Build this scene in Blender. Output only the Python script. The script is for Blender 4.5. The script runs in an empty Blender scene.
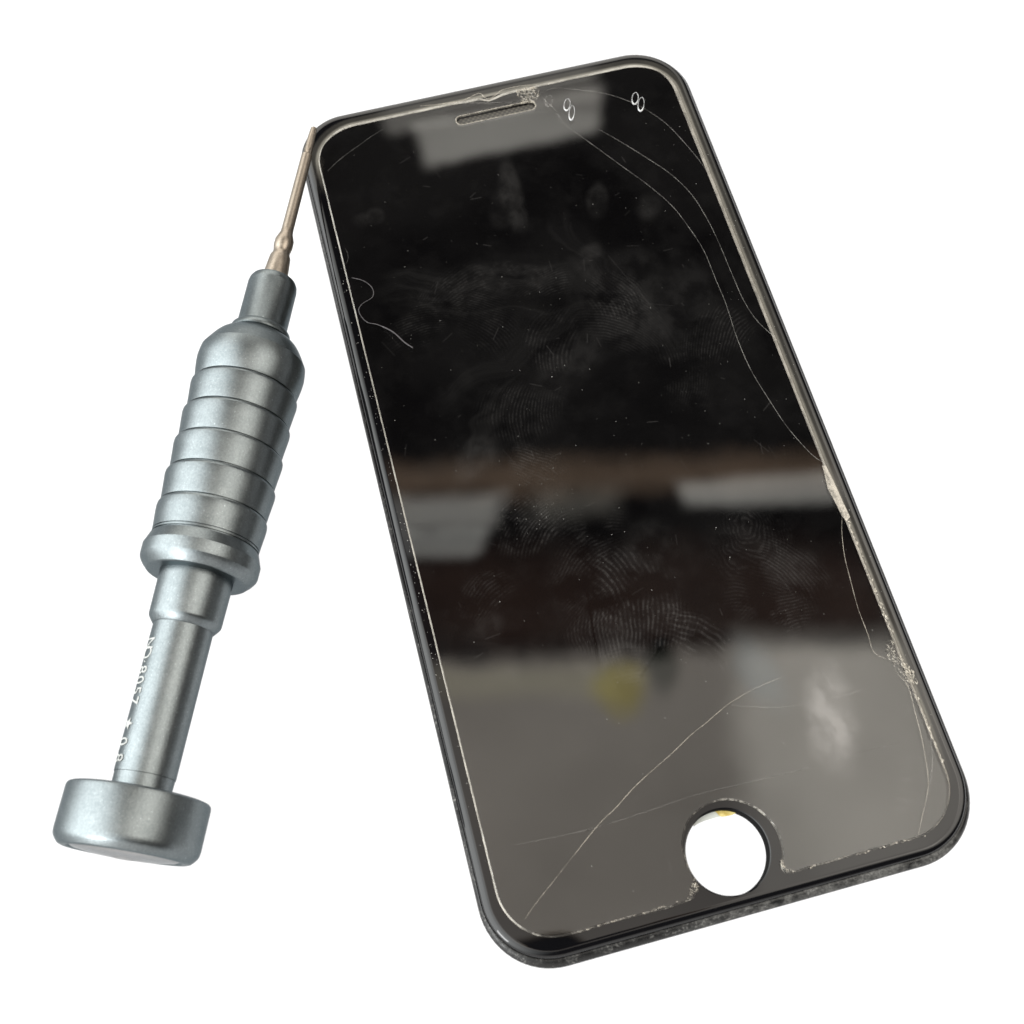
import bpy, bmesh, math, random
from mathutils import Vector, Matrix
random.seed(7)
S = 0.1            # model millimetres -> Blender units (1 unit = 1 cm)
T = 3.2            # height of the screen protector's top face above the table, mm
sc = bpy.context.scene
col = sc.collection
sc.unit_settings.scale_length = 0.01

# ------------------------------------------------------------------ measured outlines (mm, on the phone's own plane)
CRACKS = {
  'A' : [(9.24, 58.46), (10.94, 55.85), (13.44, 52.09), (17.24, 46.14), (20.28, 41.4), (22.79, 36.57), (24.2, 31.79), (25.14, 26.92), (25.28, 21.3), (25.41, 16.74), (25.12, 10.53), (25.38, 4.69), (26.36, -0.79), (27.42, -5.63), (28.78, -9.48), (29.85, -11.69), (30.82, -12.72)] ,
  'B' : [(15.62, 54.38), (18.6, 50.71), (21.82, 46.43), (24.61, 42.34), (26.6, 37.67), (27.51, 32.65), (27.9, 27.94), (28.06, 21.7), (28.29, 16.53), (29.1, 12.69), (30.49, 9.65), (31.09, 8.13)] ,
  'C' : [(8.2, 64.26), (11.08, 64.53), (14.58, 63.19), (18.17, 61.58), (21.24, 59.46), (24.34, 56.35), (26.84, 52.54), (28.48, 48.37), (29.77, 44.3), (30.24, 42.03)] ,
  'D' : [(-29.81, 57.63), (-27.93, 59.09), (-25.68, 60.44), (-23.47, 61.57), (-21.22, 62.78), (-18.59, 63.89)] ,
  'E' : [(30.25, -21.47), (29.32, -23.94), (28.44, -27.49), (27.99, -31.09), (27.57, -34.94), (27.55, -38.68), (27.46, -41.53), (29.03, -43.0)] ,
  'F' : [(-28.11, -62.99), (-26.6, -61.76), (-22.97, -59.16), (-19.27, -56.53), (-15.56, -53.97), (-13.03, -52.64), (-9.34, -50.39), (-4.2, -47.92), (-0.32, -45.89), (1.8, -45.02), (5.97, -43.18), (10.15, -42.1), (13.69, -41.62)] ,
  'G' : [(6.09, -43.49), (11.51, -45.27), (16.6, -45.97), (21.09, -46.09), (24.68, -45.95)] ,
  'H' : [(-26.97, -53.87), (-17.37, -54.37), (-9.61, -54.13), (-2.41, -53.68), (6.26, -53.93), (15.01, -54.05), (21.64, -53.87), (27.77, -54.23)] ,
  'I' : [(29.03, -43.0), (29.63, -43.35), (29.34, -44.67), (30.18, -47.11), (29.84, -50.15), (29.42, -53.55), (28.88, -56.45), (28.07, -59.64), (27.12, -61.49), (25.42, -63.96), (24.03, -66.02)] ,
  'J' : [(30.1, -46.22), (30.42, -47.6), (30.54, -50.76), (30.48, -54.25), (29.54, -57.44), (28.02, -60.3)] ,
  'K' : [(-12.08, 66.8), (-8.72, 66.33), (-4.96, 66.09), (-1.89, 66.82), (-1.19, 65.84), (-0.78, 65.4), (-0.1, 65.33), (0.67, 65.6), (2.12, 66.49), (5.29, 66.53), (8.19, 66.19)] ,
  'L' : [(-5.61, 65.76), (-0.84, 64.47), (3.42, 63.59)] ,
  'M' : [(8.2, 64.26), (8.61, 62.55), (9.68, 60.08), (10.15, 57.35)] ,
  'N' : [(-30.01, 42.24), (-29.81, 40.82), (-30.23, 39.57), (-31.0, 39.0)] ,
}
FIBRE = [(-30.11, 36.46), (-28.44, 35.44), (-27.39, 33.83), (-27.62, 32.19), (-29.54, 31.29), (-30.27, 30.08), (-29.52, 28.02), (-27.89, 27.03), (-25.95, 25.22), (-24.59, 22.94), (-23.54, 21.66)]
NOTCH = [(-11.2, -66.37), (-7.16, -66.15), (-6.13, -65.59), (-5.53, -64.98), (-5.73, -63.53), (-6.04, -61.53), (-5.96, -59.75), (-5.57, -58.54), (-4.39, -56.82), (-2.5, -55.66), (-0.62, -55.22), (1.47, -55.34), (3.5, -56.3), (5.18, -57.88), (6.24, -59.8), (6.52, -61.93), (6.27, -63.69), (5.6, -64.92), (5.64, -65.74), (6.33, -66.21), (10.46, -66.19)]
EAR = [(-6.97, 62.82), (-6.34, 61.14), (6.1, 61.32), (6.81, 62.37), (6.05, 62.8), (-5.93, 63.53)]
FLAKE = [(30.28, -13.07), (30.25, -13.8), (29.83, -16.82), (30.1, -19.01), (30.3, -21.32), (30.66, -22.22), (31.36, -21.76), (31.19, -18.97), (31.03, -15.66), (30.83, -13.28)]
SHATTER = [(4.42, 65.88), (8.08, 65.78), (8.07, 63.79), (6.71, 62.62), (4.32, 62.83)]
CHIP2 = [(29.66, -40.27), (30.54, -40.65), (30.74, -42.76), (31.7, -45.49), (31.66, -47.06), (30.29, -46.85), (29.8, -44.41), (28.99, -42.74)]
TEXT_ANGLE = 47.5
BACKLIGHT_POWER = 52500
# mirrored surroundings: (quad in ceiling coordinates x/z, y/z; radiance; edge softness; evenness)
ENV_QUADS = [
    ([(0.0758, 0.95), (0.3156, 0.95), (0.3055, 0.8273), (0.0734, 0.8415)], (0.88, 0.85, 0.79), 0.012, 0.7),
    ([(0.1017, 0.8462), (0.3111, 0.8426), (0.2882, 0.7865), (0.1035, 0.7878)], (1.35, 1.31, 1.22), 0.010, 0.8),
    ([(-0.0896, 0.4826), (0.4589, 0.3544), (0.4476, 0.3257), (-0.0956, 0.4507)], (0.42, 0.29, 0.20), 0.018, 0.6),
    ([(-0.0328, 0.434), (0.088, 0.4083), (0.0701, 0.3791), (-0.0394, 0.403)], (1.08, 1.06, 1.0), 0.012, 0.8),
    ([(-0.0394, 0.403), (0.0681, 0.3787), (0.0491, 0.3555), (-0.0446, 0.3782)], (0.92, 0.92, 0.88), 0.008, 0.8),
    ([(0.1217, 0.4015), (0.1964, 0.3859), (0.1839, 0.3634), (0.1096, 0.3779)], (0.36, 0.34, 0.30), 0.016, 0.7),
    ([(0.2473, 0.3777), (0.4528, 0.3391), (0.442, 0.3116), (0.2465, 0.354)], (1.25, 1.23, 1.16), 0.010, 0.8),
    ([(-0.15, 0.40), (0.50, 0.25), (0.44, 0.17), (-0.14, 0.31)], (0.10, 0.055, 0.04), 0.03, 0.3),
    ([(-0.20, 0.312), (0.60, 0.130), (0.50, -0.45), (-0.30, -0.25)], (1.0, 0.915, 0.82), 0.014, 0.75),
    ([(0.2511, 0.2209), (0.60, 0.140), (0.50, -0.40), (0.1531, -0.1295)], (0.86, 0.84, 0.77), 0.022, 0.7),
    ([(-0.06, 0.030), (0.045, 0.0215), (0.075, -0.02), (0.09, -0.20), (-0.06, -0.20)], (-4, -4, -4), 0.006, 0.9),
    ([(-0.10, 0.283), (0.14, 0.225), (0.135, 0.20), (-0.10, 0.26)], (0.25, 0.24, 0.10), 0.012, 0.6),
]
ENV_BLOBS = [
    (0.1378, 0.2043, 0.030, 0.032, -15, 0, (0.34, 0.20, -0.60)),
    (0.02, -0.145, 0.17, 0.085, 0, 0, (-3, -3, -3)),
    (0.185, 0.213, 0.020, 0.034, -15, 0, (-0.7, -0.6, -0.55)),
    (0.262, 0.190, 0.022, 0.05, 10, 0, (0.15, 0.30, 0.40)),
]
ENV_LOBES = [  # soft light lobes added round the sky to model the screwdriver's metal
    ((-0.84, 0.05, 0.52), 64, 18, (5.6, 5.75, 5.7)),
    ((0.58, -0.03, 0.81), 34, 10, (3.6, 3.4, 3.1)),
    ((0.1, 0.85, 0.48), 38, 12, (2.8, 2.7, 2.5)),
    ((-0.2, -0.95, 0.12), 35, 15, (1.5, 1.45, 1.4)),
]
ENV_BASE = (0.022, 0.018, 0.017)
LAMPS = [('corner_lamp', (-27, -20, 15), (-3, -7, 0), 7, 10, 3400, (1, 1, 1))]
GLINTS = [(23.4, 58.95, 0.52, 1.25, -22, 1), (24.0, 57.5, 0.50, 1.45, -22, 1), (11.95, 60.65, 0.50, 1.25, -22, 1), (12.25, 58.8, 0.45, 1.5, -20, 1), (9.2, 62.2, 0.6, 1.2, -20, 0)]

# ------------------------------------------------------------------ object helpers
def link(name, bm, mats, parent=None, smooth=True, auto=None):
    me = bpy.data.meshes.new(name)
    bm.normal_update()
    bm.faces.index_update(); flat = [f.index for f in bm.faces if abs(f.normal.z) > 0.99999]
    bm.to_mesh(me); bm.free()
    if not isinstance(mats, (list, tuple)): mats = [mats]
    for m in mats: me.materials.append(m)
    if smooth:
        for p in me.polygons: p.use_smooth = True
        if auto is not None: me.set_sharp_from_angle(angle=math.radians(auto))
        for i in flat: me.polygons[i].use_smooth = False
    o = bpy.data.objects.new(name, me)
    col.objects.link(o)
    if parent: o.parent = parent
    return o

def empty(name, label, cat, loc=(0, 0, 0)):
    o = bpy.data.objects.new(name, None); col.objects.link(o)
    o.location = loc; o.empty_display_size = 0.5
    o['label'] = label; o['category'] = cat
    return o

def rrect(x0, y0, x1, y1, r, n=14, inset=0.0):
    """rounded rectangle, counter-clockwise, list of (x, y)"""
    x0 += inset; y0 += inset; x1 -= inset; y1 -= inset
    rs = [max(q - inset, 0.05) for q in (r if isinstance(r, tuple) else (r,) * 4)]      # corners: +x+y, -x+y, -x-y, +x-y
    out = []
    for cx, cy, a0, r in ((x1 - rs[0], y1 - rs[0], 0, rs[0]), (x0 + rs[1], y1 - rs[1], 90, rs[1]), (x0 + rs[2], y0 + rs[2], 180, rs[2]), (x1 - rs[3], y0 + rs[3], 270, rs[3])):
        for k in range(n + 1):
            a = math.radians(a0 + 90 * k / n)
            out.append((cx + r * math.cos(a), cy + r * math.sin(a)))
    return out

def offset(poly, d):
    """inset a counter-clockwise polygon by d along its vertex normals"""
    n = len(poly); out = []
    for i in range(n):
        p, q, s = Vector(poly[i - 1]), Vector(poly[i]), Vector(poly[(i + 1) % n])
        a, b = (q - p).normalized(), (s - q).normalized()
        na, nb = Vector((-a.y, a.x)), Vector((-b.y, b.x))
        m = (na + nb)
        if m.length < 1e-6: m = na
        m.normalize()
        k = (d[i] if isinstance(d, list) else d) / max(0.45, m.dot(na))
        out.append((q.x + m.x * k, q.y + m.y * k))
    return out

def ring(bm, pts, z):
    return [bm.verts.new((x * S, y * S, z * S)) for x, y in pts]

def bridge(bm, a, b, mi=0):
    n = len(a)
    for i in range(n):
        j = (i + 1) % n
        f = bm.faces.new((a[i], a[j], b[j], b[i])); f.material_index = mi

def cap(bm, loops, mi=0, up=True):
    """triangulated flat face between an outer loop and its holes"""
    edges = []
    for l in loops:
        for i in range(len(l)):
            a, b = l[i], l[(i + 1) % len(l)]
            e = bm.edges.get((a, b)) or bm.edges.new((a, b))
            edges.append(e)
    r = bmesh.ops.triangle_fill(bm, use_beauty=True, use_dissolve=False, edges=edges)
    for g in r['geom']:
        if isinstance(g, bmesh.types.BMFace):
            g.material_index = mi
            g.normal_update()
            if (g.normal.z > 0) != up: g.normal_flip()

def lathe(prof, n=96):
    """profile [(s, r)] turned about +X (s along X); mm"""
    bm = bmesh.new(); prev = None
    for s, r in prof:
        if r < 1e-4:
            cur = [bm.verts.new((s * S, 0, 0))]
        else:
            cur = [bm.verts.new((s * S, r * S * math.cos(2 * math.pi * k / n), r * S * math.sin(2 * math.pi * k / n))) for k in range(n)]
        if prev is not None:
            for k in range(n):
                j = (k + 1) % n
                if len(prev) == 1: bm.faces.new((prev[0], cur[j], cur[k]))
                elif len(cur) == 1: bm.faces.new((prev[k], prev[j], cur[0]))
                else: bm.faces.new((prev[k], prev[j], cur[j], cur[k]))
        prev = cur
    bmesh.ops.recalc_face_normals(bm, faces=bm.faces)
    return bm

def smooth_path(pts, sub=6):
    P = [Vector(p) for p in pts]; out = []
    for i in range(len(P) - 1):
        p0 = P[i - 1] if i else P[i]; p1, p2 = P[i], P[i + 1]
        p3 = P[i + 2] if i + 2 < len(P) else P[i + 1]
        for k in range(sub):
            t = k / sub
            out.append(0.5 * ((2 * p1) + (p2 - p0) * t + (2 * p0 - 5 * p1 + 4 * p2 - p3) * t * t + (3 * p1 - p0 - 3 * p2 + p3) * t ** 3))
    out.append(P[-1]); return out

def tube(pts3, radii, seg=6, flat=1.0, bm=None):
    """swept tube through 3-D points (mm); flat squashes it vertically"""
    bm = bm or bmesh.new(); n = len(pts3); prev = None
    for i in range(n):
        a = pts3[max(i - 1, 0)]; b = pts3[min(i + 1, n - 1)]
        d = (b - a).normalized(); side = d.cross(Vector((0, 0, 1))).normalized(); up = side.cross(d)
        r = radii[i]
        cur = [bm.verts.new((pts3[i] + side * (r * math.cos(2 * math.pi * k / seg)) + up * (r * flat * math.sin(2 * math.pi * k / seg))) * S) for k in range(seg)]
        if prev:
            for k in range(seg):
                j = (k + 1) % seg
                bm.faces.new((prev[k], prev[j], cur[j], cur[k]))
        else: bm.faces.new(cur[::-1])
        prev = cur
    bm.faces.new(prev)
    bmesh.ops.recalc_face_normals(bm, faces=bm.faces)
    return bm

# ------------------------------------------------------------------ node helpers
class V:
    """tiny expression builder over Math nodes"""
    nt = None
    def __init__(self, s): self.s = s
    @staticmethod
    def op(o, *a, clamp=False):
        n = V.nt.nodes.new('ShaderNodeMath'); n.operation = o; n.use_clamp = clamp
        for i, x in enumerate(a):
            if isinstance(x, V): V.nt.links.new(x.s, n.inputs[i])
            else: n.inputs[i].default_value = x
        return V(n.outputs[0])
    def __add__(s, o): return V.op('ADD', s, o)
    __radd__ = __add__
    def __mul__(s, o): return V.op('MULTIPLY', s, o)
    __rmul__ = __mul__
    def __sub__(s, o): return V.op('SUBTRACT', s, o)
    def __rsub__(s, o): return V.op('SUBTRACT', o, s)
    def __truediv__(s, o): return V.op('DIVIDE', s, o)
    def sin(s): return V.op('SINE', s)
    def sqrt(s): return V.op('SQRT', s)
    def pow(s, k): return V.op('POWER', s, k)
    def max(s, k): return V.op('MAXIMUM', s, k)
    def min(s, k): return V.op('MINIMUM', s, k)
    def ss(s, a, b):
        """smoothstep a..b (a > b gives a falling step)"""
        n = V.nt.nodes.new('ShaderNodeMapRange'); n.interpolation_type = 'SMOOTHSTEP'
        lo, hi, t0, t1 = (a, b, 0, 1) if a < b else (b, a, 1, 0)
        n.inputs[1].default_value = lo; n.inputs[2].default_value = hi
        n.inputs[3].default_value = t0; n.inputs[4].default_value = t1
        V.nt.links.new(s.s, n.inputs[0]); return V(n.outputs[0])

def sep(vec):
    n = V.nt.nodes.new('ShaderNodeSeparateXYZ'); V.nt.links.new(vec, n.inputs[0])
    return [V(o) for o in n.outputs]

def noise(vec, scale, detail=2.0, rough=0.5, dist=0.0):
    n = V.nt.nodes.new('ShaderNodeTexNoise'); n.inputs['Scale'].default_value = scale
    n.inputs['Detail'].default_value = detail; n.inputs['Roughness'].default_value = rough
    n.inputs['Distortion'].default_value = dist
    V.nt.links.new(vec, n.inputs['Vector']); return V(n.outputs[0])

def coords():
    return V.nt.nodes.new('ShaderNodeTexCoord').outputs['Object']

def mat(name):
    m = bpy.data.materials.new(name); m.use_nodes = True
    V.nt = m.node_tree
    for n in list(m.node_tree.nodes): m.node_tree.nodes.remove(n)
    out = m.node_tree.nodes.new('ShaderNodeOutputMaterial')
    return m, out

def principled(**kw):
    b = V.nt.nodes.new('ShaderNodeBsdfPrincipled')
    for k, v in kw.items():
        s = b.inputs[k.replace('_', ' ')]
        if isinstance(v, V): V.nt.links.new(v.s, s)
        elif hasattr(v, 'is_linked'): V.nt.links.new(v, s)
        else: s.default_value = v
    return b

def ramp(fac, stops):
    n = V.nt.nodes.new('ShaderNodeValToRGB'); V.nt.links.new(fac.s, n.inputs[0])
    e = n.color_ramp.elements
    while len(e) < len(stops): e.new(0.5)
    for i, (p, c) in enumerate(stops): e[i].position = p; e[i].color = (*c, 1)
    return n.outputs[0]

def bump(h, strength, dist):
    n = V.nt.nodes.new('ShaderNodeBump'); n.inputs['Strength'].default_value = strength
    n.inputs['Distance'].default_value = dist
    V.nt.links.new(h.s, n.inputs['Height']); return n.outputs[0]

# ------------------------------------------------------------------ materials
def metal(name, c0, c1, rough, grain=1.0):
    m, out = mat(name); co = coords()
    g = noise(co, 34, 4, 0.7); g2 = noise(co, 4, 3, 0.6); sp = noise(co, 75, 2, 0.5)
    fl = noise(co, 46, 1, 0.5).ss(0.64, 0.76)      # sparkle of the blasted, anodised skin, painted in as brighter flecks
    b = principled(Metallic=1.0, Base_Color=ramp(((g * 0.7 + g2 * 0.3).ss(0.36, 0.64) * 0.6 + fl * 0.4 * grain).min(1.0), [(0, c0), (0.6, c1), (1, tuple(c * 1.75 for c in c1))]),
                   Roughness=rough + (g2 - 0.5) * 0.05 + (sp - 0.5) * 0.10,
                   Normal=bump(g + sp * 0.7, 0.20 * grain, 0.012))
    b.inputs['Specular Tint'].default_value = (0.45, 0.48, 0.5, 1)
    V.nt.links.new(b.outputs[0], out.inputs[0]); return m

M_METAL = metal('blasted_aluminium', (0.140, 0.158, 0.164), (0.186, 0.206, 0.212), 0.32)
M_DARK = metal('groove_aluminium', (0.030, 0.034, 0.035), (0.050, 0.055, 0.056), 0.5)
M_POLISH = metal('turned_aluminium', (0.40, 0.385, 0.375), (0.52, 0.50, 0.49), 0.25)
M_BRONZE = metal('bronze_steel', (0.26, 0.222, 0.183), (0.35, 0.303, 0.252), 0.36, 0.6)

m, out = mat('white_print')
b = principled(Base_Color=(0.31, 0.32, 0.31, 1), Roughness=0.5); V.nt.links.new(b.outputs[0], out.inputs[0]); M_PRINT = m

# black cover glass of the phone
m, out = mat('black_glass'); co = coords()
sp = noise(co, 22, 2, 0.6).ss(0.66, 0.74); d2 = noise(co, 90, 2, 0.6).ss(0.64, 0.72)
X, Y, Z = sep(co)      # cream reflection painted in with glue residue, bare margin along right and top
px_ = (V.op('ABSOLUTE', X) - 2.36).max(0.0); py_ = (Y - 5.89).max(0.0)
dd = (px_ * px_ + py_ * py_).sqrt() - 0.74          # cm outside the protector's rounded outline
side_ = (X.ss(2.2, 2.8) * Y.ss(-6.2, -4.5)).max(Y.ss(5.3, 6.3) * 0.85)
sheen_res = dd.ss(-0.02, 0.0) * (dd.ss(0.07, 0.02) * 0.75 + 0.15) * dd.ss(0.165, 0.115) * side_ * (noise(co, 1.5, 4, 0.6) * 0.9 + 0.45)
b = principled(Base_Color=ramp((sp * d2 * 0.3).max(sheen_res * 0.8), [(0, (0.0025, 0.0025, 0.003)), (1, (0.22, 0.205, 0.175))]), Roughness=0.02 + (sp * d2).max(sheen_res) * 0.3, IOR=1.45)
V.nt.links.new(b.outputs[0], out.inputs[0]); M_GLASS = m

# satin black plastic frame, scuffed
m, out = mat('black_plastic_frame'); co = coords()
s1 = noise(co, 3.0, 4, 0.7).ss(0.46, 0.68); s2 = noise(co, 36, 4, 0.75).ss(0.48, 0.70)
X, Y, Z = sep(co)
s1 = s1.max(Y.ss(-6.55, -6.85) * X.ss(-1.4, 0.8) * noise(co, 5, 3, 0.6).ss(0.34, 0.60) * 0.75)      # the bottom edge is worn grey
s2 = s2.max(Y.ss(-6.55, -6.85) * X.ss(-1.4, 0.8) * (noise(co, 30, 4, 0.8).ss(0.25, 0.75) * 0.75))
b = principled(Base_Color=ramp(s1 * s2, [(0, (0.008, 0.008, 0.008)), (1, (0.19, 0.185, 0.175))]),
               Roughness=0.24 + s1 * 0.3, IOR=1.5, Specular_IOR_Level=0.30, Normal=bump(noise(co, 40, 3, 0.6), 0.12, 0.01))
V.nt.links.new(b.outputs[0], out.inputs[0]); M_FRAME = m

# ---- tempered glass protector: clear, thinly coated by greasy fingers (the film's thickness map is computed here, per 0.1 mm)
import numpy as np
rng = np.random.RandomState(5)
def sstep(x, a, b):
    t = np.clip((x - a) / (b - a), 0, 1); return t * t * (3 - 2 * t)
def vnoise(X, Y, cell, seed):
    """smooth value noise, 0..1"""
    r = np.random.RandomState(seed).rand(257, 257).astype(np.float32)
    gx, gy = X / cell + 1000.37, Y / cell + 1000.71
    ix, iy = np.floor(gx).astype(int), np.floor(gy).astype(int); fx, fy = gx - ix, gy - iy
    fx = fx * fx * (3 - 2 * fx); fy = fy * fy * (3 - 2 * fy); ix %= 256; iy %= 256
    return (r[iy, ix] * (1 - fx) + r[iy, ix + 1] * fx) * (1 - fy) + (r[iy + 1, ix] * (1 - fx) + r[iy + 1, ix + 1] * fx) * fy
def fbm(X, Y, cell, seed, n=4, g=0.5):
    t = 0; w_ = 1; tot = 0
    for k in range(n):
        t = t + vnoise(X, Y, cell / 2 ** k, seed + k) * w_; tot += w_; w_ *= g
    return t / tot
GW, GH = 64.0, 136.0
gx = np.linspace(-GW / 2, GW / 2, 640, endpoint=False) + 0.05; gy = np.linspace(-GH / 2, GH / 2, 1360, endpoint=False) + 0.05
GX, GY = np.meshgrid(gx, gy)
broad = fbm(GX + 6 * fbm(GX, GY, 14, 90, 3), GY + 6 * fbm(GX, GY, 14, 95, 3), 20, 1, 5, 0.55); patch = fbm(GX, GY, 3.2, 11, 4, 0.6); fine = fbm(GX, GY, 0.55, 21, 3, 0.7); warp = fbm(GX, GY, 6.5, 31, 3)
grease_glare = sstep(broad, 0.36, 0.72) * 0.0023 + sstep(patch, 0.45, 0.8) * 0.0012
def ell(cx, cy, rl, rw, ang, wob):
    a = math.radians(ang); c, s = math.cos(a), math.sin(a); dx, dy = GX - cx, GY - cy
    u_, v_ = dx * c + dy * s, dy * c - dx * s
    return u_, v_, np.sqrt((u_ / rl) ** 2 + (v_ / rw) ** 2) + (warp - 0.5) * wob + (patch - 0.5) * wob * 0.5
def fingerprint(cx, cy, rl, rw, ang, pitch, kind, off, st):
    """kind 0: arched ridges, 1: whorl"""
    global grease_glare
    u_, v_, m_ = ell(cx, cy, rl, rw, ang, 0.7)
    if kind: rr = np.sqrt((u_ * 1.0 + 2.2 * (patch - 0.5)) ** 2 + ((v_ - off) * 0.62) ** 2 + 1.2) + 0.25 * u_
    else: rr = v_ + 0.045 * (u_ - off) ** 2 * np.sign(rw)
    ph = rr * (2 * math.pi / pitch) + warp * 16 + (fbm(GX, GY, 2.2, int(abs(cx * 31 + cy * 17)), 2) - 0.5) * 3.0
    wave = sstep(np.sin(ph), -0.25, 0.75)
    body = sstep(-m_, -1.05, -0.55)
    grease_glare = grease_glare + body * (wave * sstep(fine, 0.32, 0.66) * 1.0 + 0.30) * st * 1.25 * sstep(patch, 0.30, 0.66)
    # ridges also wipe the film off between them
    grease_glare = grease_glare * (1 - 0.35 * body * (1 - wave))
fingerprint(-2.0, -26.0, 12.0, 7.5, -66, 0.84, 0, -6, 0.0120)
fingerprint(4.5, -34.0, 7.5, 4.0, -62, 0.84, 0, 3, 0.0080)
fingerprint(-5.2, 30.0, 9.0, 3.6, -20, 0.52, 0, 12, 0.0080)
fingerprint(-17.0, 30.6, 6.0, 3.0, 5, 0.50, 0, 8, 0.0045)
fingerprint(-10.3, 6.2, 6.8, 7.2, 80, 0.50, 0, -1.5, 0.0048)
fingerprint(-11.0, -2.5, 6.5, 4.5, -50, 0.48, 0, 2, 0.0095)
fingerprint(-15.0, -10.5, 6.0, 6.0, 50, 0.52, 0, -2, 0.0110)
fingerprint(15.5, -34.2, 9.0, 4.4, 32, 0.62, 0, -4, 0.0070)
fingerprint(-19.5, -33.2, 5.6, 3.0, 3, 0.55, 0, 6, 0.0110)
fingerprint(-21.5, 25.5, 7.5, 4.0, 25, 0.50, 0, -5, 0.0055)
fingerprint(25.2, -60.0, 2.6, 5.4, -30, 1.25, 0, 0, 0.0110)
fingerprint(-24.0, -20.5, 6.5, 4.2, 20, 0.5, 0, 4, 0.0055)
fingerprint(17.5, -21.0, 8.0, 6.0, 10, 0.52, 1, 2, 0.0040)
fingerprint(24.0, -44.5, 4.0, 3.0, -40, 0.6, 0, 2, 0.0100)
for cx, cy, rl, rw, ang, st in [(11.5, 40.5, 4.2, 1.9, 68, 0.010), (19.0, 37.0, 3.2, 2.4, 60, 0.009), (-1.5, 46.0, 8.0, 1.9, 84, 0.009), (-3.8, 43, 4, 2.2, 70, 0.006), (7.8, 31.5, 2.6, 2.2, 30, 0.009),
                               (-6.0, -33.5, 4.6, 3.0, -40, 0.020), (-26.5, 47.0, 1.9, 1.7, 0, 0.007), (-24.2, 47.2, 1.5, 1.7, 0, 0.006), (13.0, 22.0, 13.0, 8.0, -50, 0.006), (-19.0, 1.0, 6.0, 3.6, 35, 0.013),
                               (20.5, -27.0, 5.0, 3.5, 20, 0.008), (2.0, 14.0, 16, 4, 25, 0.006), (-23, -24.0, 4, 2.4, 10, 0.008), (2, -21, 6, 9, 20, 0.006), (9.5, 24, 2.0, 9, 35, 0.005), (22, 22, 3.5, 9, 8, 0.004)]:
    u_, v_, m_ = ell(cx, cy, rl, rw, ang, 0.9)
    grease_glare = grease_glare + sstep(-m_, -1.1, -0.45) * (sstep(patch, 0.25, 0.7) * 0.9 + 0.25) * st * 0.75
for _ in range(16):
    fingerprint(rng.uniform(-25, 24), rng.uniform(-36, 40), rng.uniform(5, 9), rng.uniform(3.5, 6), rng.uniform(-80, 80), rng.uniform(0.48, 0.62), 0, rng.uniform(-9, 9), rng.uniform(0.0025, 0.0055))
# dragged finger marks across the upper half
for xa, ya, xb, yb, wd, k in [(-26, 34, 4, 27, 3.4, 0.0050), (-24, 30, 2, 20, 1.2, 0.0035), (-22, 12, 8, 22, 2.2, 0.0035), (-20, 2, -8, 14, 1.6, 0.0040), (4, 40, 16, 8, 2.0, 0.0035), (-2, 50, -3, 36, 1.8, 0.0040), (10, -18, 26, -30, 2.6, 0.0035), (-28, -26, -8, -34, 2.4, 0.0040)]:
    L_ = math.hypot(xb - xa, yb - ya); ca, sa = (xb - xa) / L_, (yb - ya) / L_
    al = (GX - xa) * ca + (GY - ya) * sa; ac = -(GX - xa) * sa + (GY - ya) * ca + (warp - 0.5) * 5
    env_ = sstep(al, -1, 3) * (1 - sstep(al, L_ - 6, L_ + 1)) * sstep(-np.abs(ac), -wd, -wd * 0.55)
    str_ = fbm(al * 0.09 + 50, ac * 1.5, 1.0, int(abs(xa * 7 + yb)), 3, 0.6)
    grease_glare = grease_glare + env_ * (0.30 + 1.1 * sstep(str_, 0.3, 0.75)) * k * 0.5
# pale blurred reflection low on the right, painted into the film with streaks
u_, v_, m_ = ell(18.6, -48.5, 4.4, 8.0, -16, 0.6)
grease_glare = grease_glare + sstep(-m_, -1.1, -0.35) * 0.10 * (0.50 + 0.7 * sstep(fbm(GX * 1.3 + GY * .3, GY * .8, 2.6, 61, 5, 0.6), 0.30, 0.72))
# wiped lines (clean) and fine hair scratches
for (xa, ya), (xb, yb), wd, k in [((-8.2, -21.0), (-10.2, -36.5), 0.32, -0.9), ((-4.5, -36.5), (-1.0, -33.5), 0.35, -0.8), ((10.2, 30.0), (14.0, 19.5), 0.10, 0.006), ((13.5, 20.0), (17.5, 18.5), 0.10, 0.005),
                                 ((-14.5, 1.5), (-12.0, -4.0), 0.08, 0.006), ((-20.0, -10.0), (-22.5, -14.0), 0.07, 0.006), ((22.0, -6.5), (23.5, -9.0), 0.07, 0.01), ((10.5, -7.0), (11.2, -9.5), 0.07, 0.008), ((-27.5, 27.0), (-25.5, 22.5), 0.08, 0.006), ((-28.0, 24), (-26.5, 21), 0.08, 0.006)]:
    d_ = np.array((xb - xa, yb - ya)); L_ = math.hypot(*d_); d_ = d_ / L_
    t_ = np.clip((GX - xa) * d_[0] + (GY - ya) * d_[1], 0, L_)
    q_ = np.hypot(GX - xa - t_ * d_[0], GY - ya - t_ * d_[1]) + (fine - 0.5) * wd * 0.8
    k_ = sstep(-q_, -wd, -wd * 0.3)
    grease_glare = grease_glare * (1 + k * k_) if k < 0 else grease_glare + k * k_
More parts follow.
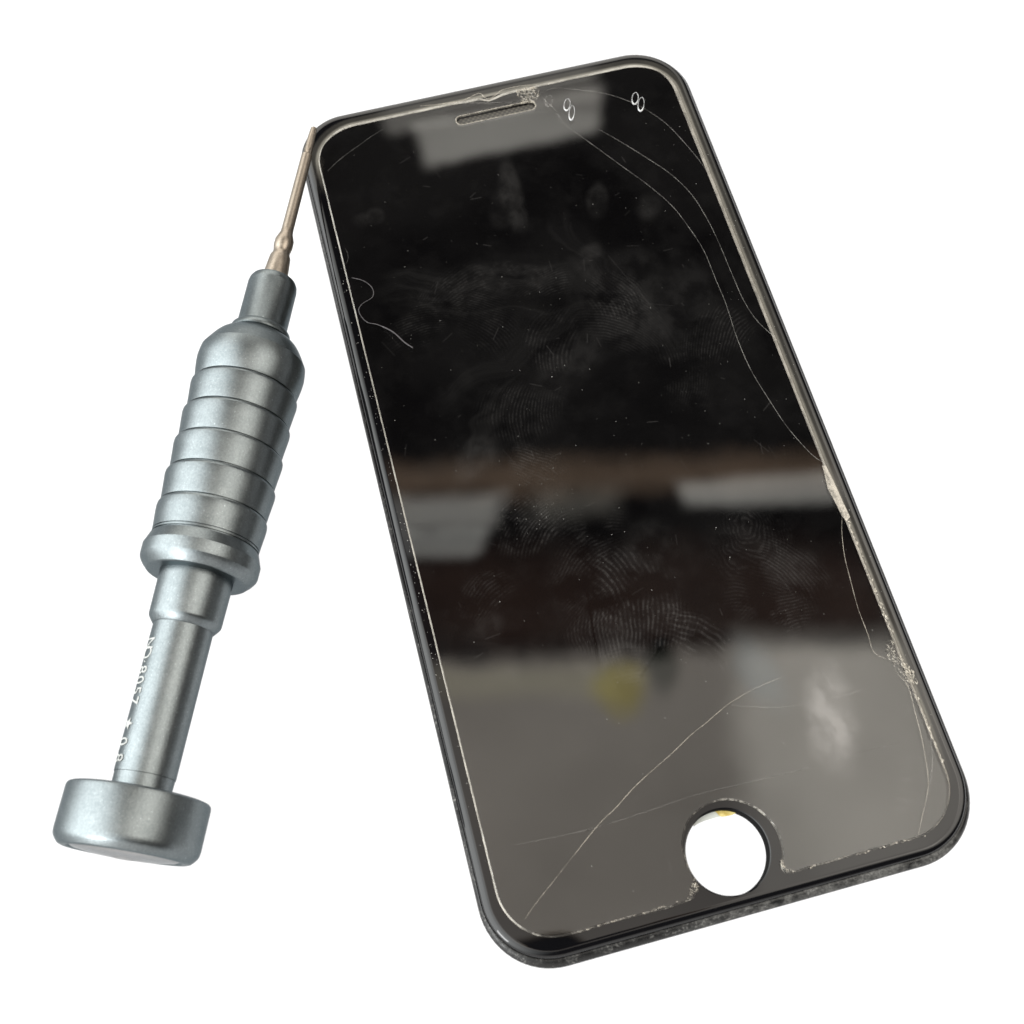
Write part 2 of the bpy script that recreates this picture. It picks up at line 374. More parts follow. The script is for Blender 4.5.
for _ in range(70):
    x_, y_, a_ = rng.uniform(-29, 29), rng.uniform(-62, 60), rng.uniform(-0.6, 2.0); L_ = rng.uniform(0.4, 2.2)
    j0, j1, i0, i1 = [int(q) for q in ((y_ - 2.5 + GH / 2) * 10, (y_ + 2.5 + GH / 2) * 10, (x_ - 2.5 + GW / 2) * 10, (x_ + 2.5 + GW / 2) * 10)]
    gx_, gy_ = GX[max(j0, 0):j1, max(i0, 0):i1], GY[max(j0, 0):j1, max(i0, 0):i1]
    t_ = np.clip((gx_ - x_) * math.cos(a_) + (gy_ - y_) * math.sin(a_), -L_ / 2, L_ / 2)
    q_ = np.hypot(gx_ - x_ - t_ * math.cos(a_), gy_ - y_ - t_ * math.sin(a_))
    grease_glare[max(j0, 0):j1, max(i0, 0):i1] += sstep(-q_, -0.11, -0.02) * rng.uniform(0.004, 0.016)
def computed_image(name, arr):
    h_, w_ = arr.shape[:2]
    im = bpy.data.images.new(name, w_, h_, alpha=False, float_buffer=True); im.colorspace_settings.name = 'Non-Color'
    px = np.ones((h_, w_, 4), np.float32)
    px[..., :3] = arr if arr.ndim == 3 else arr[..., None]
    im.pixels.foreach_set(px.ravel()); im.update(); im.pack(); return im
m, out = mat('protector_glass'); co = coords()
mp = V.nt.nodes.new('ShaderNodeMapping'); V.nt.links.new(co, mp.inputs[0])
mp.inputs['Scale'].default_value = (10 / GW, 10 / GH, 1); mp.inputs['Location'].default_value = (0.5, 0.5, 0)
ti = V.nt.nodes.new('ShaderNodeTexImage'); ti.image = computed_image('grease_and_glare', grease_glare); ti.interpolation = 'Linear'; ti.extension = 'EXTEND'
V.nt.links.new(mp.outputs[0], ti.inputs[0])
def clear_glass(film):
    if film is None:      # bonded face: no reflection of its own
        tr = V.nt.nodes.new('ShaderNodeBsdfTransparent'); return tr
    fres = V.nt.nodes.new('ShaderNodeFresnel'); fres.inputs[0].default_value = 1.53
    tr = V.nt.nodes.new('ShaderNodeBsdfTransparent'); tr.inputs[0].default_value = (0.97, 0.985, 0.975, 1)
    gl = V.nt.nodes.new('ShaderNodeBsdfGlossy'); gl.inputs['Roughness'].default_value = 0.012; gl.inputs[0].default_value = (1, 0.98, 0.96, 1)
    mx = V.nt.nodes.new('ShaderNodeMixShader'); V.nt.links.new(fres.outputs[0], mx.inputs[0]); V.nt.links.new(tr.outputs[0], mx.inputs[1]); V.nt.links.new(gl.outputs[0], mx.inputs[2])
    df = V.nt.nodes.new('ShaderNodeBsdfDiffuse'); df.inputs[0].default_value = (0.79, 0.75, 0.72, 1)
    mx2 = V.nt.nodes.new('ShaderNodeMixShader'); V.nt.links.new(film, mx2.inputs[0]); V.nt.links.new(mx.outputs[0], mx2.inputs[1]); V.nt.links.new(df.outputs[0], mx2.inputs[2])
    return mx2
V.nt.links.new(clear_glass(ti.outputs[0]).outputs[0], out.inputs[0]); M_PROT = m
m, out = mat('clean_glass_underside'); V.nt.links.new(clear_glass(None).outputs[0], out.inputs[0]); M_UNDER = m

def frosted(name, colr, lo, hi, scale=5.0, rough=0.35, chipped=False):
    """ground / broken glass: pale, patchily see-through"""
    m, out = mat(name); co = coords()
    f = noise(co, scale, 4, 0.65) * 0.6 + noise(co, scale * 6, 3, 0.6) * 0.4
    k = f.ss(0.36, 0.62) * (hi - lo) + lo
    if chipped:        # the lower edge is only ground in short nicked stretches
        X, Y, Z = sep(co); low = Y.ss(-6.2, -6.5).max(Y.ss(-5.3, -5.45) * X.ss(1.5, 1.0) * X.ss(-1.5, -1.0))
        k = k * (1.0 - low * (1.0 - noise(co, 7, 3, 0.7).ss(0.48, 0.62) * 0.6 - 0.10))
    b = principled(Base_Color=(*colr, 1), Roughness=rough, IOR=1.5)
    tr = V.nt.nodes.new('ShaderNodeBsdfTransparent')
    mx = V.nt.nodes.new('ShaderNodeMixShader'); V.nt.links.new(k.s, mx.inputs[0])
    V.nt.links.new(tr.outputs[0], mx.inputs[1]); V.nt.links.new(b.outputs[0], mx.inputs[2])
    V.nt.links.new(mx.outputs[0], out.inputs[0]); return m

M_EDGE = frosted('ground_glass_edge', (0.40, 0.37, 0.32), 0.35, 0.95, 3.0, 0.35, True)
M_BEVEL = frosted('ground_glass_bevel', (0.31, 0.29, 0.255), 0.35, 0.8, 1.2, 0.14, True)
M_CRACK = frosted('glass_crack', (0.58, 0.55, 0.51), 0.03, 0.16, 4.0)
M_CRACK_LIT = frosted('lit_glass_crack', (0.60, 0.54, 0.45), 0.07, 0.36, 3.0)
M_SPLIT = frosted('split_glass', (0.55, 0.50, 0.43), 0.15, 0.5, 6.0, 0.2)
M_HAIRLINE = frosted('faint_glass_crack', (0.5, 0.48, 0.45), 0.015, 0.08, 4.0)
M_SHARD = frosted('crushed_glass', (0.50, 0.455, 0.385), 0.08, 0.60, 14.0, 0.15)
M_GLINT = frosted('pale_glint', (0.60, 0.60, 0.60), 0.35, 0.8, 5.0, 0.2)
M_RIM = frosted('ground_hole_rim', (0.48, 0.44, 0.37), 0.10, 0.5, 8.0)

m, out = mat('earpiece_mesh'); co = coords(); X, Y, Z = sep(co)
g = ((X * 75.0).sin() * (Y * 75.0).sin()).ss(-0.2, 0.5)
b = principled(Base_Color=ramp(g, [(0, (0.022, 0.020, 0.017)), (1, (0.075, 0.067, 0.055))]), Roughness=0.5)
V.nt.links.new(b.outputs[0], out.inputs[0]); M_EAR = m

m, out = mat('yellow_film'); co = coords()
g = noise(co, 12, 3, 0.6)
b = principled(Base_Color=ramp(g.ss(0.35, 0.65), [(0, (0.42, 0.30, 0.06)), (1, (0.62, 0.52, 0.20))]), Roughness=0.35)
V.nt.links.new(b.outputs[0], out.inputs[0]); M_YEL = m
m, out = mat('grey_film')
b = principled(Base_Color=(0.50, 0.52, 0.49, 1), Roughness=0.4); V.nt.links.new(b.outputs[0], out.inputs[0]); M_GREYFILM = m

m, out = mat('pale_fibre')
b = principled(Base_Color=(0.045, 0.041, 0.043, 1), Roughness=0.5); V.nt.links.new(b.outputs[0], out.inputs[0]); M_FIBRE = m
m, out = mat('dust')
b = principled(Base_Color=(0.30, 0.29, 0.27, 1), Roughness=0.6); V.nt.links.new(b.outputs[0], out.inputs[0]); M_DUST = m

# translucent white ground, made up so an added lamp below keeps it shadowless
m, out = mat('backlit_white')
tl = V.nt.nodes.new('ShaderNodeBsdfTranslucent'); tl.inputs[0].default_value = (0.95, 0.95, 0.95, 1)
df = V.nt.nodes.new('ShaderNodeBsdfDiffuse'); df.inputs[0].default_value = (0.9, 0.9, 0.9, 1)
mx = V.nt.nodes.new('ShaderNodeMixShader'); mx.inputs[0].default_value = 0.12
V.nt.links.new(tl.outputs[0], mx.inputs[1]); V.nt.links.new(df.outputs[0], mx.inputs[2])
V.nt.links.new(mx.outputs[0], out.inputs[0]); M_TABLE = m

m, out = mat('matt_black_wall')
b = principled(Base_Color=(0.004, 0.004, 0.004, 1), Roughness=0.9, Specular_IOR_Level=0.05); V.nt.links.new(b.outputs[0], out.inputs[0]); M_MATT = m

# ------------------------------------------------------------------ the surface
bm = bmesh.new()
R_ = 900
vs = [bm.verts.new((x * S, y * S, 0)) for x, y in ((-R_, -R_), (R_, -R_), (R_, R_), (-R_, R_))]
bm.faces.new(vs)
tab = link('tabletop', bm, M_TABLE, smooth=False)
tab['kind'] = 'structure'; tab['label'] = 'plain bright white surface under the phone screen and the screwdriver'; tab['category'] = 'tabletop'

# ------------------------------------------------------------------ phone screen
X0, X1, Y0, Y1, RC = -33.65, 33.75, -69.75, 69.75, (9.7, 8.2, 9.4, 9.8)
phone = empty('phone_screen', 'black glossy phone screen with a cracked glass protector and an open round button hole', 'phone screen')
ZG = T - 0.50                       # top of the phone's own glass
HC, HR = (-0.45, -61.62), 5.45     # home button hole
def circle(c, r, n=72): return [(c[0] + r * math.cos(2 * math.pi * k / n), c[1] + r * math.sin(2 * math.pi * k / n)) for k in range(n)]

bm = bmesh.new()
prof = [(1.75, 0.0)]
for k in range(1, 11):              # 2.5-D rolled edge
    a = math.radians(90 * k / 10); prof.append((1.75 - 1.15 * math.sin(a), -0.66 * (1 - math.cos(a))))
prof.append((0.60, -1.0)); prof.append((0.8, -1.05))
loops = [ring(bm, rrect(X0, Y0 + 0.55, X1, Y1, RC, 16, i), ZG + z) for i, z in prof]
for a, b_ in zip(loops, loops[1:]): bridge(bm, b_, a)
h0 = ring(bm, circle(HC, HR + 0.18), ZG); h1 = ring(bm, circle(HC, HR + 0.05), ZG - 0.05); h2 = ring(bm, circle(HC, HR), ZG - 0.2); h3 = ring(bm, circle(HC, HR), ZG - 1.05)
bridge(bm, h0, h1); bridge(bm, h1, h2, 1); bridge(bm, h2, h3, 1)
cap(bm, [loops[0], h0], 0, True); cap(bm, [loops[-1], h3], 0, False)
bmesh.ops.recalc_face_normals(bm, faces=bm.faces)
link('cover_glass', bm, [M_GLASS, M_MATT], phone, True, 40)

bm = bmesh.new()
zb = 0.02
fp = [(1.0, ZG - 1.06), (0.63, ZG - 1.06), (0.56, ZG - 0.80), (0.48, ZG - 0.76), (0.34, ZG - 0.86), (0.16, ZG - 1.08), (0.04, ZG - 1.35), (0.0, ZG - 1.6), (0.10, ZG - 1.95), (0.45, ZG - 2.3), (0.9, zb), (2.2, zb)]
loops = [ring(bm, rrect(X0, Y0 + (0.55 * min(1.0, i / 0.5) if k < 6 else 0), X1, Y1, RC, 16, i), z) for k, (i, z) in enumerate(fp)]
for a, b_ in zip(loops, loops[1:]): bridge(bm, b_, a)
h0 = ring(bm, circle(HC, HR + 0.02), ZG - 1.06); h1 = ring(bm, circle(HC, HR + 0.02), zb)
bridge(bm, h0, h1, 1)
cap(bm, [loops[0], h0], 0, True); cap(bm, [loops[-1], h1], 0, False)
bmesh.ops.recalc_face_normals(bm, faces=bm.faces)
link('frame', bm, [M_FRAME, M_MATT], phone, True, 50)

# earpiece grille, set in the cover glass
bm = bmesh.new()
EX0, EX1, EY0, EY1 = -6.6, 6.6, 61.45, 62.75
l0 = ring(bm, rrect(EX0, EY0, EX1, EY1, 0.62, 8), ZG + 0.012); l1 = ring(bm, rrect(EX0, EY0, EX1, EY1, 0.62, 8, 0.12), ZG + 0.03)
bridge(bm, l1, l0); bm.faces.new(l1)
bmesh.ops.recalc_face_normals(bm, faces=bm.faces)
link('earpiece_grille', bm, M_EAR, phone, False)

# torn bits of film left under the glass, showing inside the hole
def sheet(name, poly, z, th, m, parent):
    bm = bmesh.new()
    a = ring(bm, poly, z + th); b_ = ring(bm, poly, z)
    bridge(bm, b_, a); bm.faces.new(a); bm.faces.new(b_[::-1])
    bmesh.ops.recalc_face_normals(bm, faces=bm.faces)
    return link(name, bm, m, parent, False)
sheet('yellow_film_tab', [(-0.5, -55.4), (0.3, -56.8), (0.5, -57.02), (1.0, -57.12), (1.9, -57.18), (2.8, -57.02), (3.3, -56.9), (3.6, -55.6)], 0.75, 0.08, M_YEL, phone)
sheet('grey_film_tab', [(-3.3, -56.0), (-3.4, -57.3), (-2.8, -57.1), (-1.8, -56.95), (-0.6, -56.92), (0.6, -56.95), (0.6, -55.2)], 0.55, 0.08, M_GREYFILM, phone)

# screen protector
PX, PY, PR = 30.95, 66.22, 7.4
outer = rrect(-PX, -PY, PX, PY, PR, 16)
# cut the button notch into the bottom edge (outline runs counter-clockwise, bottom edge goes left to right)
n = 17
bl = outer[2 * n:3 * n]; br = outer[3 * n:]
notch = [tuple(p) for p in smooth_path(NOTCH, 4)]
bottom = [(-24 + i * 1.45, -PY + 0.02 * math.sin(i * 2.1) + (0.05 * math.sin(i * 5.3))) for i in range(1, 9)]
bottom2 = [(10.9 + i * 1.3, -PY + 0.02 * math.sin(i * 1.7) + (0.04 * math.sin(i * 4.1))) for i in range(0, 10)]
outline = outer[:2 * n] + bl + bottom + notch[1:-1] + bottom2 + br
# a nick in the top edge by the earpiece (outline point order: top edge runs right to left)
nick = [(8.2, PY), (7.0, PY - 0.25), (4.0, PY - 0.12), (1.9, PY - 0.30), (0.4, PY - 0.75), (-0.5, PY - 0.95), (-1.3, PY - 0.55), (-2.0, PY - 0.18), (-4.5, PY - 0.15), (-6.0, PY)]
outline = outline[:n] + nick + outline[n:]
ear = rrect(-6.95, 61.15, 6.8, 63.05, 0.92, 9)[::-1]      # clockwise: a hole
bm = bmesh.new()
zt, zbp = T, T - 0.42
bot = ring(bm, outline, zbp)
mid = ring(bm, outline, zbp + 0.20)
def bevel(p):
    k = max((p[0] - 28.5) / 2.4, (p[1] - 63.0) / 3.0 if p[1] > 0 else 0)
    k = min(max(k, 0), 1); return 0.22 + 0.43 * k * min(max((p[1] + 62) / 10, 0), 1)  # widened at right and top to shape in the cream reflection there
b1 = ring(bm, offset(outline, 0.08), zt - 0.12)
top = ring(bm, offset(outline, [bevel(p) for p in outline]), zt)
ht = ring(bm, ear, zt); hb = ring(bm, ear, zbp)
bridge(bm, bot, mid, 1); bridge(bm, mid, b1, 1); bridge(bm, b1, top, 2)
bridge(bm, hb, ht, 3)
cap(bm, [top, ht], 0, True)
cap(bm, [bot, hb], 4, False)
bmesh.ops.recalc_face_normals(bm, faces=bm.faces)
prot = link('screen_protector', bm, [M_PROT, M_EDGE, M_BEVEL, M_RIM, M_UNDER], phone, False)

def pill_ring(pts, r, z, m, name, parent, jit=0.0):
    P = [Vector((p[0] + random.uniform(-jit, jit), p[1] + random.uniform(-jit, jit), z)) for p in pts]
    return link(name, tube(P, [r * random.uniform(0.7, 1.2) for _ in P], 6, 0.5), m, parent)
pill_ring(rrect(-6.95, 61.15, 6.8, 63.05, 0.92, 9)[-12:] + rrect(-6.95, 61.15, 6.8, 63.05, 0.92, 9)[:29], 0.10, T - 0.02, M_RIM, 'slot_rim', prot, 0.03)

# lamp glints on the glass, shaped as small pale oval rings
for cx, cy, a_, b_, tilt, mm in GLINTS:
    n_ = 28; c_, s_ = math.cos(math.radians(tilt)), math.sin(math.radians(tilt)); ps, rs = [], []
    for k in range(n_ + 1):
        t = 2 * math.pi * k / n_; x_, y_ = a_ * math.cos(t), b_ * math.sin(t)
        ps.append(Vector((cx + x_ * c_ - y_ * s_, cy + x_ * s_ + y_ * c_, T + 0.01))); rs.append(0.04 + 0.14 * max(0, -math.sin(t)) ** 2)
    link('glint_ring', tube(ps, rs, 6, 0.35), M_GLINT if mm else M_CRACK, prot)


STY = {'A': (0.055, M_CRACK), 'B': (0.055, M_CRACK), 'C': (0.055, M_CRACK), 'D': (0.075, M_HAIRLINE), 'E': (0.05, M_CRACK_LIT), 'F': (0.05, M_CRACK_LIT), 'G': (0.04, M_CRACK),
       'H': (0.06, M_HAIRLINE), 'I': (0.05, M_CRACK_LIT), 'J': (0.045, M_CRACK), 'K': (0.06, M_CRACK_LIT), 'L': (0.08, M_CRACK), 'M': (0.06, M_CRACK), 'N': (0.04, M_HAIRLINE)}
for k, pts in CRACKS.items():
    r, mm = STY[k]
    P = smooth_path([(x, y, T + 0.005) for x, y in pts], 6)
    n_ = len(P); rad = []
    for i in range(n_):
        t = i / (n_ - 1)
        taper = min(1, 0.35 + 6 * min(t, 1 - t))
        rad.append(0.85 * r * taper * random.uniform(0.75, 1.2))
    link('crack', tube(P, rad, 6, 0.35), mm, prot)

# crushed glass: clusters of small tilted splinters
def in_poly(x, y, poly):
    c = False
    for i in range(len(poly)):
        (x1, y1), (x2, y2) = poly[i - 1], poly[i]
        if (y1 > y) != (y2 > y) and x < (x2 - x1) * (y - y1) / (y2 - y1) + x1: c = not c
    return c
def shards(name, poly, count, size, parent, along=None):
    bm = bmesh.new()
    xs = [p[0] for p in poly]; ys = [p[1] for p in poly]; k = 0
    while k < count:
        x, y = random.uniform(min(xs), max(xs)), random.uniform(min(ys), max(ys))
        if not in_poly(x, y, poly): continue
        k += 1
        a = random.uniform(0, 6.28) if along is None else math.radians(along + random.gauss(0, 22))
        l = size * random.uniform(0.4, 1.3); w = l * random.uniform(0.15, 0.45); h = random.uniform(0.05, 0.16)
        c, s = math.cos(a), math.sin(a)
        def pt(u, v, z): return bm.verts.new(((x + u * c - v * s) * S, (y + u * s + v * c) * S, (T + z) * S))
        v = [pt(-l, 0, -0.02), pt(random.uniform(-.3, .3) * l, -w, -0.02), pt(l, 0, -0.02), pt(random.uniform(-.3, .3) * l, w, -0.02), pt(random.uniform(-.4, .4) * l, 0, h)]
        for i in range(4): bm.faces.new((v[i], v[(i + 1) % 4], v[4]))
        bm.faces.new(v[3::-1])
    bmesh.ops.recalc_face_normals(bm, faces=bm.faces)
    o = link(name, bm, M_SHARD, parent, False); o['kind'] = 'stuff'; return o
shards('crushed_glass_patch', SHATTER, 170, 0.30, prot)
shards('crushed_glass_patch', CHIP2, 170, 0.24, prot, -70)
shards('crushed_glass_patch', [(30.75, -20), (31.05, -20), (31.1, -40), (30.6, -40), (30.55, -30)], 60, 0.28, prot, -85)
shards('crushed_glass_patch', [(-6.7, -65.6), (-5.5, -64.9), (-5.6, -63.6), (-6.1, -64.2), (-7.6, -66.2)], 30, 0.22, prot)
shards('crushed_glass_patch', [(5.3, -64.2), (6.0, -64.3), (6.3, -65.6), (7.4, -66.1), (6.1, -66.1)], 26, 0.2, prot)
shards('crushed_glass_patch', [(-23, -66.3), (-8, -66.1), (-8, -65.85), (-23, -66.05)], 34, 0.22, prot, 0)
shards('crushed_glass_patch', [(9, -66.3), (26, -66.3), (26, -66.0), (9, -66.0)], 30, 0.2, prot, 0)
shards('crushed_glass_patch', [(30.6, -48), (31.0, -48), (30.9, -58), (30.6, -58)], 36, 0.3, prot, -88)
# flake split off the right edge
bm = bmesh.new()
a = ring(bm, FLAKE, T + 0.03); bm.faces.new(a)
bmesh.ops.recalc_face_normals(bm, faces=bm.faces)
b_ = bmesh.ops.extrude_face_region(bm, geom=list(bm.faces))
for g in b_['geom']:
    if isinstance(g, bmesh.types.BMVert): g.co.z -= 0.06 * S
bmesh.ops.recalc_face_normals(bm, faces=bm.faces)
link('glass_flake', bm, M_SPLIT, prot, False)

# ------------------------------------------------------------------ lint fibre and dust lying on the glass
P = smooth_path([(x, y, T + 0.07) for x, y in FIBRE], 8)
o = link('lint_fibre', tube(P, [0.075 * random.uniform(0.7, 1.15) * (1.5 if i > len(P) * 0.72 else 0.9) for i in range(len(P))], 6), M_FIBRE)
o['label'] = 'thin curly lint fibre lying on the dark glass beside the left edge'; o['category'] = 'fibre'

bm = bmesh.new()
def speck(x, y, z, r):
    vs = []
    for dx, dy, dz in ((1, 0, 0), (-1, 0, 0), (0, 1, 0), (0, -1, 0), (0, 0, .7), (0, 0, -.3)):
        k = r * random.uniform(0.5, 1.4)
        vs.append(bm.verts.new(((x + dx * k) * S, (y + dy * k) * S, (z + max(dz, -0.1) * k) * S)))
    for f in ((0, 2, 4), (2, 1, 4), (1, 3, 4), (3, 0, 4), (2, 0, 5), (1, 2, 5), (3, 1, 5), (0, 3, 5)):
        bm.faces.new([vs[i] for i in f])
for _ in range(430):
    x, y = random.uniform(-29.5, 29.5), random.uniform(-64, 60)
    if math.hypot(x - HC[0], y - HC[1]) < 7.5: continue
    speck(x, y, T, random.choice((0.02, 0.025, 0.025, 0.03, 0.03, 0.035, 0.045, 0.06)))
for _ in range(150):
    x, y = random.triangular(-33.0, -31.1, -31.25), random.triangular(-58, 56, -20)
    speck(x, y, ZG - (0.0 if x > -31.9 else 0.12 + (-31.9 - x) * 0.35), random.choice((0.03, 0.04, 0.06, 0.08)))
for _ in range(60):
    x, y = random.gauss(-13, 4), random.gauss(-8, 4); speck(x, y, T, random.choice((0.03, 0.045)))
for _ in range(50):
    x, y = random.uniform(31.15, 32.2), random.uniform(-55, 50); speck(x, y, ZG, random.choice((0.03, 0.04, 0.06)))
o = link('dust', bm, M_DUST, None, False)
o['kind'] = 'stuff'; o['label'] = 'pale dust specks scattered over the black phone glass'; o['category'] = 'dust'

# ------------------------------------------------------------------ precision screwdriver
A = Vector((-74.46, -42.51, 9.35)); B = Vector((-30.22, 63.70, 7.0))
ax = (B - A).normalized(); side = Vector((0, 0, 1)).cross(ax).normalized(); upv = ax.cross(side)
drv = empty('screwdriver', 'grey metal precision screwdriver with ringed grip and bronze bit lying beside the phone', 'screwdriver')
drv.matrix_world = Matrix(((ax.x, side.x, upv.x, A.x * S), (ax.y, side.y, upv.y, A.y * S), (ax.z, side.z, upv.z, A.z * S), (0, 0, 0, 1)))

capo = link('spinning_cap', lathe([(-0.3, 0), (-0.3, 6.9), (-0.65, 7.1), (-0.82, 7.3), (-0.86, 7.8), (-0.70, 8.25), (-0.25, 8.68), (0.05, 8.90), (0.40, 9.06), (1.0, 9.13), (6.2, 9.13), (6.55, 9.05), (6.75, 8.85), (6.85, 8.5), (6.9, 6.0), (6.9, 0)]), M_METAL, drv, True, 22)
link('end_disc', lathe([(-1.32, 0), (-1.30, 1.2), (-1.34, 1.3), (-1.27, 1.45), (-1.12, 4.4), (-0.84, 6.4), (-0.66, 6.8), (-0.28, 6.88)]), M_POLISH, capo, True, 30)
shaft = link('shaft', lathe([(6.9, 0), (6.9, 3.82), (9.0, 3.86), (9.05, 3.93), (9.3, 3.95), (29.6, 4.02), (29.6, 0)]), M_METAL, drv, True, 35)
link('sleeve', lathe([(28.9, 0), (28.9, 4.06), (29.0, 4.2), (29.7, 4.72), (29.9, 4.84), (30.15, 4.90), (36.3, 5.02), (36.3, 0)]), M_METAL, drv, True, 18)
link('collar', lathe([(36.25, 0), (36.25, 5.3), (36.2, 6.7), (36.3, 6.95), (36.9, 7.55), (37.3, 7.85), (37.6, 8.03), (37.9, 8.10), (39.35, 8.13), (39.42, 8.10), (40.85, 7.60), (40.98, 7.52), (41.02, 7.36), (41.02, 0)]), M_METAL, drv, True, 14)
gp = [(41.05, 0), (41.05, 7.28), (41.2, 7.28), (41.23, 7.45), (41.5, 7.45), (41.53, 7.30), (41.63, 7.30), (41.66, 7.44)]
bounds = [45.95, 50.9, 55.75, 60.65, 65.55]
gp += [(42.0, 7.46), (43.1, 7.56), (44.3, 7.68), (45.1, 7.72), (45.5, 7.68)]
for i, s0 in enumerate(bounds):
    gp += [(s0 - 0.14, 7.54), (s0 - 0.09, 7.22), (s0 + 0.10, 7.22), (s0 + 0.13, 7.40)]
    s1 = bounds[i + 1] if i + 1 < len(bounds) else None
    if s1:
        gp += [(s0 + 0.35, 7.45), (s0 + 1.6, 7.56), (s0 + 3.0, 7.70), (s0 + 4.0, 7.80), (s0 + 4.4, 7.78), (s0 + 4.62, 7.68)]
gp += [(66.0, 7.52), (67.2, 7.72), (68.4, 7.88), (69.3, 7.93), (70.2, 7.86), (70.9, 7.76), (71.0, 7.70), (72.0, 7.16), (73.0, 6.56), (73.6, 6.12), (74.05, 5.65), (74.35, 5.2), (74.6, 4.75), (74.75, 4.1), (74.95, 4.05), (74.95, 0)]
link('grip', lathe(gp, 128), M_METAL, drv, True, 13)
link('nose', lathe([(74.9, 0), (74.9, 4.45), (75.0, 4.55), (75.3, 4.55), (75.8, 4.42), (76.15, 4.15), (76.22, 3.78), (76.35, 3.72), (83.8, 3.72), (84.5, 3.60), (84.95, 3.35), (85.2, 2.9), (85.25, 2.0), (84.8, 1.85), (84.8, 0)]), M_METAL, drv, True, 25)
link('bit', lathe([(84.6, 0), (84.6, 1.90), (85.6, 1.90), (88.0, 1.72), (89.3, 1.60), (89.5, 1.56), (89.9, 1.36), (90.4, 1.28), (90.9, 1.36), (91.5, 1.46), (92.6, 1.44), (93.4, 1.18), (94.0, 0.98), (94.9, 0.92), (103, 0.89), (109.3, 0.86), (109.45, 0.74), (109.6, 0.66), (110.6, 0.68), (113.2, 0.60), (114.8, 0.50), (115.0, 0.36), (115.0, 0)], 40), M_BRONZE, drv, True, 30)

# white lettering printed along the shaft
def glyph(ch, size):
    if ch == 'star':
        bm = bmesh.new(); ps = []
        for k in range(10):
            r = size * (0.62 if k % 2 == 0 else 0.27); a = math.pi / 2 + k * math.pi / 5
            ps.append(bm.verts.new((r * math.cos(a), r * math.sin(a), 0)))
        c = bm.verts.new((0, 0, 0))
        for k in range(10): bm.faces.new((c, ps[k], ps[(k + 1) % 10]))
        bmesh.ops.subdivide_edges(bm, edges=bm.edges, cuts=2)
        out = [[v.co.copy() for v in f.verts] for f in bm.faces]; bm.free(); return out
    cu = bpy.data.curves.new('t', 'FONT'); cu.body = ch; cu.size = size * 1.38; cu.align_x = 'CENTER'; cu.resolution_u = 5; cu.offset = 0.004
    ob = bpy.data.objects.new('t', cu); col.objects.link(ob)
    me = ob.evaluated_get(bpy.context.evaluated_depsgraph_get()).to_mesh()
    bm = bmesh.new(); bm.from_mesh(me)
    bmesh.ops.triangulate(bm, faces=bm.faces)
    bmesh.ops.subdivide_edges(bm, edges=[e for e in bm.edges if e.calc_length() > 0.25], cuts=4)
    bmesh.ops.triangulate(bm, faces=bm.faces)
    ys = size * 0.5
    out = [[v.co - Vector((0, ys, 0)) for v in f.verts] for f in bm.faces]
    bm.free(); bpy.data.objects.remove(ob); bpy.data.curves.remove(cu); return out
TXT = [('N', 25.7), ('O', 24.45), ('·', 23.2), ('8', 22.1), ('0', 20.7), ('5', 19.3), ('7', 17.95), ('star', 14.9), ('0', 12.6), ('.', 11.5), ('8', 10.5)]
PHI = math.radians(TEXT_ANGLE)      # angle of the line of print round the shaft, from straight up towards the left
for part_ in (TXT[:7], TXT[7:]):
    bm = bmesh.new()
    for ch, s in part_:
        for tri in glyph(ch, 1.75 if ch == 'star' else 2.15):
            vs = []
            for p in tri:
                # reading direction runs towards the cap, letter tops point to the right, over the top of the shaft
                ss_ = s - p.x * 0.78; rr = 3.99 + 0.05
                phi = PHI - p.y / rr
                vs.append(bm.verts.new((ss_ * S, rr * S * math.sin(phi), rr * S * math.cos(phi))))
            try: bm.faces.new(vs)
            except ValueError: pass
    bmesh.ops.remove_doubles(bm, verts=bm.verts, dist=1e-5)
    link('lettering', bm, M_PRINT, shaft, False)

# ------------------------------------------------------------------ surroundings: mirrored room pattern plus added soft light lobes, by direction
w = bpy.data.worlds.new('World'); sc.world = w; w.use_nodes = True
bg = w.node_tree.nodes['Background']
EH, EW = 2048, 4096
env = np.zeros((EH, EW, 3), np.float32)
def fill(j0, j1, i0, i1, fn):
    ph = (np.arange(j0, j1) + 0.5) / EH * math.pi - math.pi / 2        # elevation
    th = (0.5 - (np.arange(i0, i1) + 0.5) / EW) * 2 * math.pi          # azimuth
    TH, PH = np.meshgrid(th.astype(np.float32), ph.astype(np.float32))
    fn(env[j0:j1, i0:i1], np.cos(PH) * np.cos(TH), np.cos(PH) * np.sin(TH), np.sin(PH))
def room(px, dx, dy, dz):
    up = sstep(dz, 0.0, 0.03); zz = np.maximum(dz, 0.05); u = dx / zz; v = dy / zz
    px += ENV_BASE
    inside = sstep(u, -0.20, -0.08) * (1 - sstep(u, 0.46, 0.62)) * sstep(v, -0.30, -0.16) * (1 - sstep(v, 0.98, 1.15)) * up
    out_ = (1 - inside) * up
    for d, w0, w1, c in ENV_LOBES:
        d = Vector(d).normalized(); k = sstep(dx * d.x + dy * d.y + dz * d.z, math.cos(math.radians(w0)), math.cos(math.radians(w1))) * out_
        px += k[..., None] * np.array(c, np.float32)
